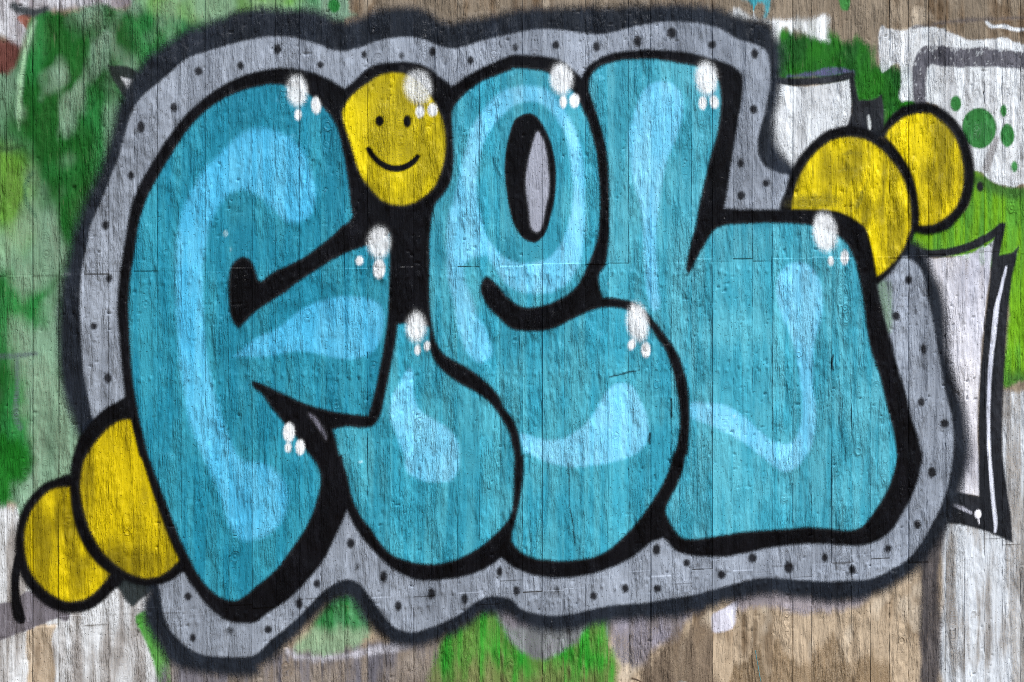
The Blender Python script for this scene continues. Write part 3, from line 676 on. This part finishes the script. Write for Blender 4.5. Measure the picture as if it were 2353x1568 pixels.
# ------------------------------------------------------------------ materials
def make_mat(name, rough, wear, var, spec=.4):
    m = bpy.data.materials.new(name)
    m.use_nodes = True
    nt = m.node_tree
    N, L = nt.nodes, nt.links
    N.clear()

    def nd(t, **kw):
        n = N.new(t)
        for k, v in kw.items():
            setattr(n, k, v)
        return n

    def math_(op, a, b=None, c=None, clamp=False):
        n = nd('ShaderNodeMath', operation=op, use_clamp=clamp)
        for i, v in enumerate((a, b, c)):
            if v is None:
                continue
            if isinstance(v, (int, float)):
                n.inputs[i].default_value = v
            else:
                L.new(v, n.inputs[i])
        return n.outputs[0]

    out = nd('ShaderNodeOutputMaterial')
    p = nd('ShaderNodeBsdfPrincipled')
    L.new(p.outputs[0], out.inputs[0])
    g = nd('ShaderNodeAttribute', attribute_name='g')
    b = nd('ShaderNodeAttribute', attribute_name='b')
    own = nd('ShaderNodeAttribute', attribute_name='own')
    und = nd('ShaderNodeAttribute', attribute_name='under')
    sep = nd('ShaderNodeSeparateXYZ')
    L.new(b.outputs['Vector'], sep.inputs[0])
    tone, rgh = sep.outputs[0], sep.outputs[1]

    def noise(sx, sz, det, ro=.55, seed=0):
        mp = nd('ShaderNodeMapping')
        mp.inputs['Scale'].default_value = (sx, sz, 3.7)
        mp.inputs['Location'].default_value = (seed * 3.1, seed * 7.7, seed)
        L.new(g.outputs['Vector'], mp.inputs[0])
        n = nd('ShaderNodeTexNoise')
        n.inputs['Scale'].default_value = 1
        n.inputs['Detail'].default_value = det
        n.inputs['Roughness'].default_value = ro
        L.new(mp.outputs[0], n.inputs['Vector'])
        return n.outputs[0]

    s1 = noise(105, 8, 4, .6, 1)
    s2 = noise(210, 30, 3, .6, 2)
    n3 = noise(95, 24, 3, .6, 3)
    sp = noise(520, 520, 2, .7, 4)
    lo = noise(11, 5, 3, .5, 5)
    pt = noise(150, 95, 1, .5, 6)
    cr = noise(60, 3.2, 3, .6, 7)
    pits = nd('ShaderNodeMapRange', interpolation_type='SMOOTHSTEP')
    pits.inputs['From Min'].default_value = .69
    pits.inputs['From Max'].default_value = .77
    L.new(pt, pits.inputs[0])
    # thin splits: where the streak noise crosses its mid value
    crk = math_('ABSOLUTE', math_('SUBTRACT', cr, .5))
    crm = nd('ShaderNodeMapRange', interpolation_type='SMOOTHSTEP')
    crm.inputs['From Min'].default_value = .0
    crm.inputs['From Max'].default_value = .012
    crm.inputs['To Min'].default_value = 1
    crm.inputs['To Max'].default_value = 0
    L.new(crk, crm.inputs[0])
    crgate = nd('ShaderNodeMapRange')
    crgate.inputs['From Min'].default_value = .5
    crgate.inputs['From Max'].default_value = .6
    L.new(lo, crgate.inputs[0])
    crack = math_('MULTIPLY', crm.outputs[0], crgate.outputs[0])
    h = math_('ADD', math_('MULTIPLY', s1, .72), math_('MULTIPLY', s2, .7))
    h = math_('ADD', h, math_('MULTIPLY', n3, .6))
    pat = nd('ShaderNodeMapRange', interpolation_type='SMOOTHSTEP')
    pat.inputs['From Min'].default_value = .38
    pat.inputs['From Max'].default_value = .64
    pat.inputs['To Min'].default_value = .45
    pat.inputs['To Max'].default_value = 1.5
    L.new(noise(15, 6, 2, .5, 8), pat.inputs[0])
    h = math_('MULTIPLY', h, math_('MULTIPLY', math_('ADD', math_('MULTIPLY', rgh, .8), .2), pat.outputs[0]))
    h = math_('ADD', h, math_('MULTIPLY', sp, .10))
    h = math_('SUBTRACT', h, math_('MULTIPLY', pits.outputs[0], .5))
    h = math_('SUBTRACT', h, math_('MULTIPLY', crack, .18))
    bump = nd('ShaderNodeBump')
    bump.inputs['Strength'].default_value = 1.0
    bump.inputs['Distance'].default_value = .0072
    L.new(h, bump.inputs['Height'])
    L.new(bump.outputs[0], p.inputs['Normal'])
    # film thickness: speckle only where the film is thin
    a = own.outputs['Alpha']
    edge = math_('MULTIPLY', math_('MULTIPLY', a, math_('SUBTRACT', 1.0, a)), 4.0)
    spk = math_('ADD', math_('MULTIPLY', math_('SUBTRACT', noise(250, 250, 2, .7, 9), .5), 2.4), math_('MULTIPLY', math_('SUBTRACT', s1, .5), .7))
    a2 = math_('ADD', a, math_('MULTIPLY', edge, math_('MULTIPLY', spk, .8)), clamp=True)
    if wear:
        w = nd('ShaderNodeMapRange', interpolation_type='SMOOTHSTEP')
        w.inputs['From Min'].default_value = .56
        w.inputs['From Max'].default_value = .70
        L.new(math_('ADD', math_('MULTIPLY', s1, .6), math_('MULTIPLY', n3, .4)), w.inputs[0])
        a2 = math_('MULTIPLY', a2, math_('SUBTRACT', 1.0, math_('MULTIPLY', w.outputs[0], wear)))
    mx = nd('ShaderNodeMix', data_type='RGBA')
    L.new(a2, mx.inputs[0])
    L.new(und.outputs['Color'], mx.inputs[6])
    L.new(own.outputs['Color'], mx.inputs[7])
    # pigment unevenness: board tone, streaks, clouds
    v = math_('ADD', math_('MULTIPLY', math_('SUBTRACT', s1, .5), var * 1.6), math_('MULTIPLY', math_('SUBTRACT', lo, .5), var * .9))
    v = math_('ADD', v, math_('MULTIPLY', tone, .10))
    v = math_('ADD', v, 1.0)
    vm = nd('ShaderNodeVectorMath', operation='SCALE')
    L.new(mx.outputs[2], vm.inputs[0])
    L.new(v, vm.inputs['Scale'])
    L.new(vm.outputs[0], p.inputs['Base Color'])
    rr = math_('ADD', math_('MULTIPLY', math_('SUBTRACT', sp, .5), .25), rough)
    L.new(rr, p.inputs['Roughness'])
    p.inputs['Specular IOR Level'].default_value = spec
    return m


MATS = {'bare': make_mat('bare_concrete', .9, 0, .42, .1), 'old': make_mat('weathered_paint', .75, .2, .3, .12),
        'fresh': make_mat('spray_paint', .42, .0, .24, .2), 'white': make_mat('white_spray_paint', .5, .0, .14, .15), 'gloss': make_mat('black_spray_paint', .3, 0, .4, .1)}


# ------------------------------------------------------------------ meshes
def sheet(name, cells, off, own, a, under, mat, parent=None):
    """one film: the chosen cells of the wall's grid, lifted off the wall by off metres"""
    vm = np.zeros((NX, NZ), bool)
    vm[:-1, :-1] |= cells
    vm[1:, :-1] |= cells
    vm[:-1, 1:] |= cells
    vm[1:, 1:] |= cells
    idx = np.full((NX, NZ), -1, np.int32)
    nv = int(vm.sum())
    idx[vm] = np.arange(nv, dtype=np.int32)
    i, j = np.where(cells)
    q = np.stack([idx[i, j], idx[i + 1, j], idx[i + 1, j + 1], idx[i, j + 1]], 1).astype(np.int32)
    nf = len(q)
    me = bpy.data.meshes.new(name)
    me.vertices.add(nv)
    root = parent
    while root is not None and root.parent is not None:
        root = root.parent
    ox, oz = (root.location.x, root.location.z) if root is not None else (0, 0)
    lift = off
    cov = np.stack([XX[vm] - ox, YW[vm] - lift, ZZ[vm] - oz], 1).astype(np.float32)
    me.vertices.foreach_set('co', cov.ravel())
    me.loops.add(nf * 4)
    me.loops.foreach_set('vertex_index', q.ravel())
    me.polygons.add(nf)
    me.polygons.foreach_set('loop_start', np.arange(0, nf * 4, 4, dtype=np.int32))
    me.update(calc_edges=True)
    me.polygons.foreach_set('use_smooth', np.ones(nf, bool))

    def at(nm, typ, key, arr):
        me.attributes.new(nm, typ, 'POINT').data.foreach_set(key, np.ascontiguousarray(arr, np.float32).ravel())
    at('g', 'FLOAT_VECTOR', 'vector', GV[vm])
    at('b', 'FLOAT_VECTOR', 'vector', BV[vm])
    o = np.ones((nv, 4), np.float32)
    o[:, :3] = own if own.ndim == 1 else own[vm]
    o[:, 3] = a[vm] if a is not None else 1
    at('own', 'FLOAT_COLOR', 'color', o)
    u = np.ones((nv, 4), np.float32)
    u[:, :3] = under[vm]
    at('under', 'FLOAT_COLOR', 'color', u)
    me.materials.append(MATS[mat])
    ob = bpy.data.objects.new(name, me)
    ob.parent = parent
    sc.collection.objects.link(ob)
    return ob


def cells_of(a):
    m = a > 0.0
    return m[:-1, :-1] | m[1:, :-1] | m[:-1, 1:] | m[1:, 1:]


def erode(c, n=2):
    for _ in range(n):
        d = c.copy()
        d[1:] &= c[:-1]; d[:-1] &= c[1:]; d[:, 1:] &= c[:, :-1]; d[:, :-1] &= c[:, 1:]
        c = d
    return c


def islands(c, least=1):
    """separate pieces of a cell mask, crumbs going with the largest piece"""
    c = c.copy()
    out = []
    nz = c.shape[1]
    flat = c.ravel()
    for st in np.flatnonzero(flat):
        if not flat[st]:
            continue
        flat[st] = False
        stack, got = [int(st)], []
        while stack:
            q = stack.pop()
            got.append(q)
            i, j = divmod(q, nz)
            for r in (q - nz, q + nz, q - 1 if j else -1, q + 1 if j < nz - 1 else -1):
                if 0 <= r < flat.size and flat[r]:
                    flat[r] = False
                    stack.append(r)
        out.append(got)
    out.sort(key=len, reverse=True)
    res = []
    for got in out:
        if len(got) >= least or not res:
            m = np.zeros(flat.size, bool)
            res.append(m)
        else:
            m = res[0]
        m[np.array(got)] = True
    return [m.reshape(c.shape) for m in res]


# ground and wall
def plain(name, verts, faces, mat, kind=None, parent=None):
    me = bpy.data.meshes.new(name)
    me.from_pydata(verts, [], faces)
    me.materials.append(mat)
    ob = bpy.data.objects.new(name, me)
    ob.parent = parent
    if kind:
        ob['kind'] = kind
    sc.collection.objects.link(ob)
    return ob


def simple_mat(name, c1, c2, scale, rough=.9, bumpd=.02, detail=6):
    m = bpy.data.materials.new(name)
    m.use_nodes = True
    nt = m.node_tree
    p = nt.nodes['Principled BSDF']
    tc = nt.nodes.new('ShaderNodeNewGeometry')
    n = nt.nodes.new('ShaderNodeTexNoise')
    n.inputs['Scale'].default_value = scale
    n.inputs['Detail'].default_value = detail
    nt.links.new(tc.outputs['Position'], n.inputs['Vector'])
    cr = nt.nodes.new('ShaderNodeValToRGB')
    cr.color_ramp.elements[0].color = (*c1, 1)
    cr.color_ramp.elements[1].color = (*c2, 1)
    cr.color_ramp.elements[0].position = .35
    cr.color_ramp.elements[1].position = .68
    nt.links.new(n.outputs[0], cr.inputs[0])
    nt.links.new(cr.outputs[0], p.inputs['Base Color'])
    bp = nt.nodes.new('ShaderNodeBump')
    bp.inputs['Distance'].default_value = bumpd
    nt.links.new(n.outputs[0], bp.inputs['Height'])
    nt.links.new(bp.outputs[0], p.inputs['Normal'])
    p.inputs['Roughness'].default_value = rough
    return m


soil = simple_mat('soil', tuple(lin(70, 58, 44)), tuple(lin(140, 122, 98)), 14)
plain('ground', [(-400, -400, 0), (400, -400, 0), (400, 400, 0), (-400, 400, 0)], [(0, 1, 2, 3)], soil, 'structure')
wall = bpy.data.objects.new('concrete_wall', None)
wall['label'] = 'rough board-marked concrete wall carrying all the graffiti'
wall['category'] = 'wall'
wall['kind'] = 'thing'
sc.collection.objects.link(wall)
core_m = simple_mat('concrete_core', tuple(lin(120, 112, 100)), tuple(lin(160, 150, 136)), 9)
x0, x1 = EX[0], EX[-1]
v = [(x, y, z) for z in (0, WALL_TOP) for y in (.03, .33) for x in (x0, x1)]
plain('core', v, [(0, 1, 5, 4), (1, 3, 7, 5), (3, 2, 6, 7), (2, 0, 4, 6), (4, 5, 7, 6)], core_m, parent=wall)

xs_ = float(X_of(-150.0))  # added wall, out of frame: holds back sky light at the left
plain('added_shade_wall', [(x, y, z) for z in (0, WALL_TOP) for y in (-2.6, -.02) for x in (xs_ - .3, xs_)], [(0, 1, 5, 4), (1, 3, 7, 5), (3, 2, 6, 7), (2, 0, 4, 6), (4, 5, 7, 6)], core_m, 'structure')

UNDER = BASE.copy()
ones = np.ones((NX, NZ), np.float32)
for i in range(NB):
    ci = np.where(colb == i)[0]
    c0 = ci[0] - (0 if i == 0 else 1)      # from the joint line of the board before
    c1 = ci[-1]
    for s in range(3):
        r0, r1 = (seamrow[i, 0], NZ - 1) if s == 0 else ((seamrow[i, 1], seamrow[i, 0]) if s == 1 else (0, seamrow[i, 1]))
        cm = np.zeros((NX - 1, NZ - 1), bool)
        cm[c0:c1, r0:r1] = True
        sheet('board', cm, 0.0, BASE, None, BASE, 'bare', wall)

# paint films, bottom to top; a film is left out where later films lie over it
cells = []
for d in LAYERS:
    c = cells_of(d['a'])
    if 'cellmask' in d:
        k = d['cellmask'][:-1, :-1]
        full = cells_of(ab > .015)
        c = full & k
        d['a'] = np.clip((ab - .015) / .985, 0, 1)
    cells.append(c)
cover = np.zeros((NX - 1, NZ - 1), bool)
vis = [None] * len(LAYERS)
for n in range(len(LAYERS) - 1, -1, -1):
    vis[n] = cells[n] & ~cover
    cover |= erode(cells[n], 2)
tops = 0
prev_black = None
for n, d in enumerate(LAYERS):
    own = d['own']
    if 'cellmask' in d:
        if prev_black is None:
            prev_black = UNDER.copy()
        und = prev_black
    else:
        und = UNDER.copy()
    off = 0.0001 + 0.000003 * n
    # cover of the mist at the edge: thin dark mist hides more than thin light mist
    lo_, lu_ = (own if own.ndim == 3 else own[None, None]).mean(-1) + .02, und.mean(-1) + .02
    g_ = np.clip((lo_ / lu_) ** .45, .55, 2.0)
    a0 = d['a']
    d['a'] = np.where(g_ >= 1, a0 ** g_, 1 - (1 - a0) ** (1 / g_)).astype(np.float32)
    if vis[n].sum() > 3:
        par = d['parent']['ob'] if isinstance(d['parent'], dict) else d['parent']
        pieces = islands(vis[n]) if 'cellmask' in d else [vis[n]]
        for pc in pieces:
            ob = sheet(d['name'], pc, off, own, d['a'], und, d['mat'], par)
        d['ob'] = ob
        if d['parent'] is None:
            ob['label'], ob['category'], ob['kind'] = d['label'], d['cat'], 'thing'
            if d.get('group'):
                ob['group'] = d['group']
        elif d.get('label'):
            ob['label'] = d['label']
    a_ = d['a'][..., None]
    if 'cellmask' in d:
        m_ = d['cellmask'][..., None]
        UNDER = np.where(m_, prev_black * (1 - a_) + (own if own.ndim == 3 else own[None, None]) * a_, UNDER).astype(np.float32)
    else:
        UNDER = (UNDER * (1 - a_) + (own if own.ndim == 3 else own[None, None]) * a_).astype(np.float32)


# ------------------------------------------------------------------ small things at the wall's foot
def tube(name, pl, r, mat, label, cat):
    vs, fs = [], []
    pl = [Vector(q) for q in pl]
    for i, q in enumerate(pl):
        t = (pl[min(i + 1, len(pl) - 1)] - pl[max(i - 1, 0)]).normalized()
        u = t.cross(Vector((0, 1, .01))).normalized()
        w = t.cross(u)
        for k in range(6):
            a = k * math.tau / 6
            rr = r * (1 - .5 * i / len(pl))
            vs.append(q + (u * math.cos(a) + w * math.sin(a)) * rr)
        if i:
            for k in range(6):
                fs.append(((i - 1) * 6 + k, (i - 1) * 6 + (k + 1) % 6, i * 6 + (k + 1) % 6, i * 6 + k))
    ob = plain(name, vs, fs, mat)
    ob.data.polygons.foreach_set('use_smooth', [True] * len(fs))
    ob['label'], ob['category'] = label, cat
    return ob


def W(px, py, y=-.02):
    return (float(X_of(px)), y, float(Z_of(px, py)))


teal = simple_mat('teal_twine', tuple(lin(40, 120, 132)), tuple(lin(90, 170, 180)), 40, .7, .001)
tube('twine', [W(1733, 1493, -.012), W(1735, 1508, -.014), W(1739, 1528, -.012), W(1742, 1547, -.013), W(1746, 1566, -.012), W(1750, 1590, -.015)], .0016, teal, 'thin teal twine hanging on the bare concrete near the bottom', 'twine')
bark = simple_mat('twig_bark', tuple(lin(50, 38, 28)), tuple(lin(104, 86, 66)), 60, .9, .002)
tube('twig', [W(1446, 1552, -.03), W(1458, 1556, -.035), W(1474, 1563, -.04), W(1490, 1566, -.045), W(1512, 1568, -.05), W(1530, 1575, -.06)], .0032, bark, 'bent brown twig on the soil at the wall foot', 'twig')


def mound(name, px0, px1, py_top, dep, seed, mat, label, cat):
    xa, xb = float(X_of(px0)), float(X_of(px1))
    zt = float(Z_of(.5 * (px0 + px1), py_top))
    vs, fs = [], []
    nx, ny = 60, 22
    for i in range(nx):
        for j in range(ny):
            u, w = i / (nx - 1), j / (ny - 1)
            x, y = xa + (xb - xa) * u, -dep * w + .012
            n = mnoise.fractal(Vector((x * 14 + seed, y * 14, seed)), 1, 2, 4)
            n2 = mnoise.noise(Vector((x * 40, y * 40, seed)))
            f = math.sin(math.pi * u) ** .6 * (1 - w) ** .9
            vs.append((x, y, -.01 + f * (zt * (.92 + .28 * n) + .006 * n2)))
    for i in range(nx - 1):
        for j in range(ny - 1):
            fs.append((i * ny + j, i * ny + j + 1, (i + 1) * ny + j + 1, (i + 1) * ny + j))
    ob = plain(name, vs, fs, mat)
    ob.data.polygons.foreach_set('use_smooth', [True] * len(fs))
    ob['label'], ob['category'] = label, cat
    return ob


mound('soil_heap', 1290, 1760, 1566, .3, 3, soil, 'low heap of brown soil piled against the wall foot', 'soil heap')


def stone(px, py, r, seed, label):
    import bmesh
    bm = bmesh.new()
    bmesh.ops.create_icosphere(bm, subdivisions=3, radius=r)
    for q in bm.verts:
        k = 1 + .35 * mnoise.noise(q.co * (1.6 / r) + Vector((seed, 0, 0))) + .1 * mnoise.noise(q.co * (5 / r))
        q.co = Vector((q.co.x * 1.5, q.co.y, q.co.z * .75)) * k
    me = bpy.data.meshes.new('stone')
    bm.to_mesh(me)
    bm.free()
    me.materials.append(stone_m)
    ob = bpy.data.objects.new('stone', me)
    ob.location = W(px, py, -.05)
    ob['label'], ob['category'], ob['group'] = label, 'stone', 'stones at the wall foot'
    sc.collection.objects.link(ob)


stone_m = simple_mat('stone', tuple(lin(88, 82, 74)), tuple(lin(150, 142, 130)), 30, .85, .004)
stone(1556, 1566, .022, 1, 'grey stone lying on the soil heap, furthest right')
stone(1505, 1567, .016, 4, 'small stone beside the twig on the soil heap')
stone(1430, 1570, .012, 9, 'tiny dark stone left of the twig')
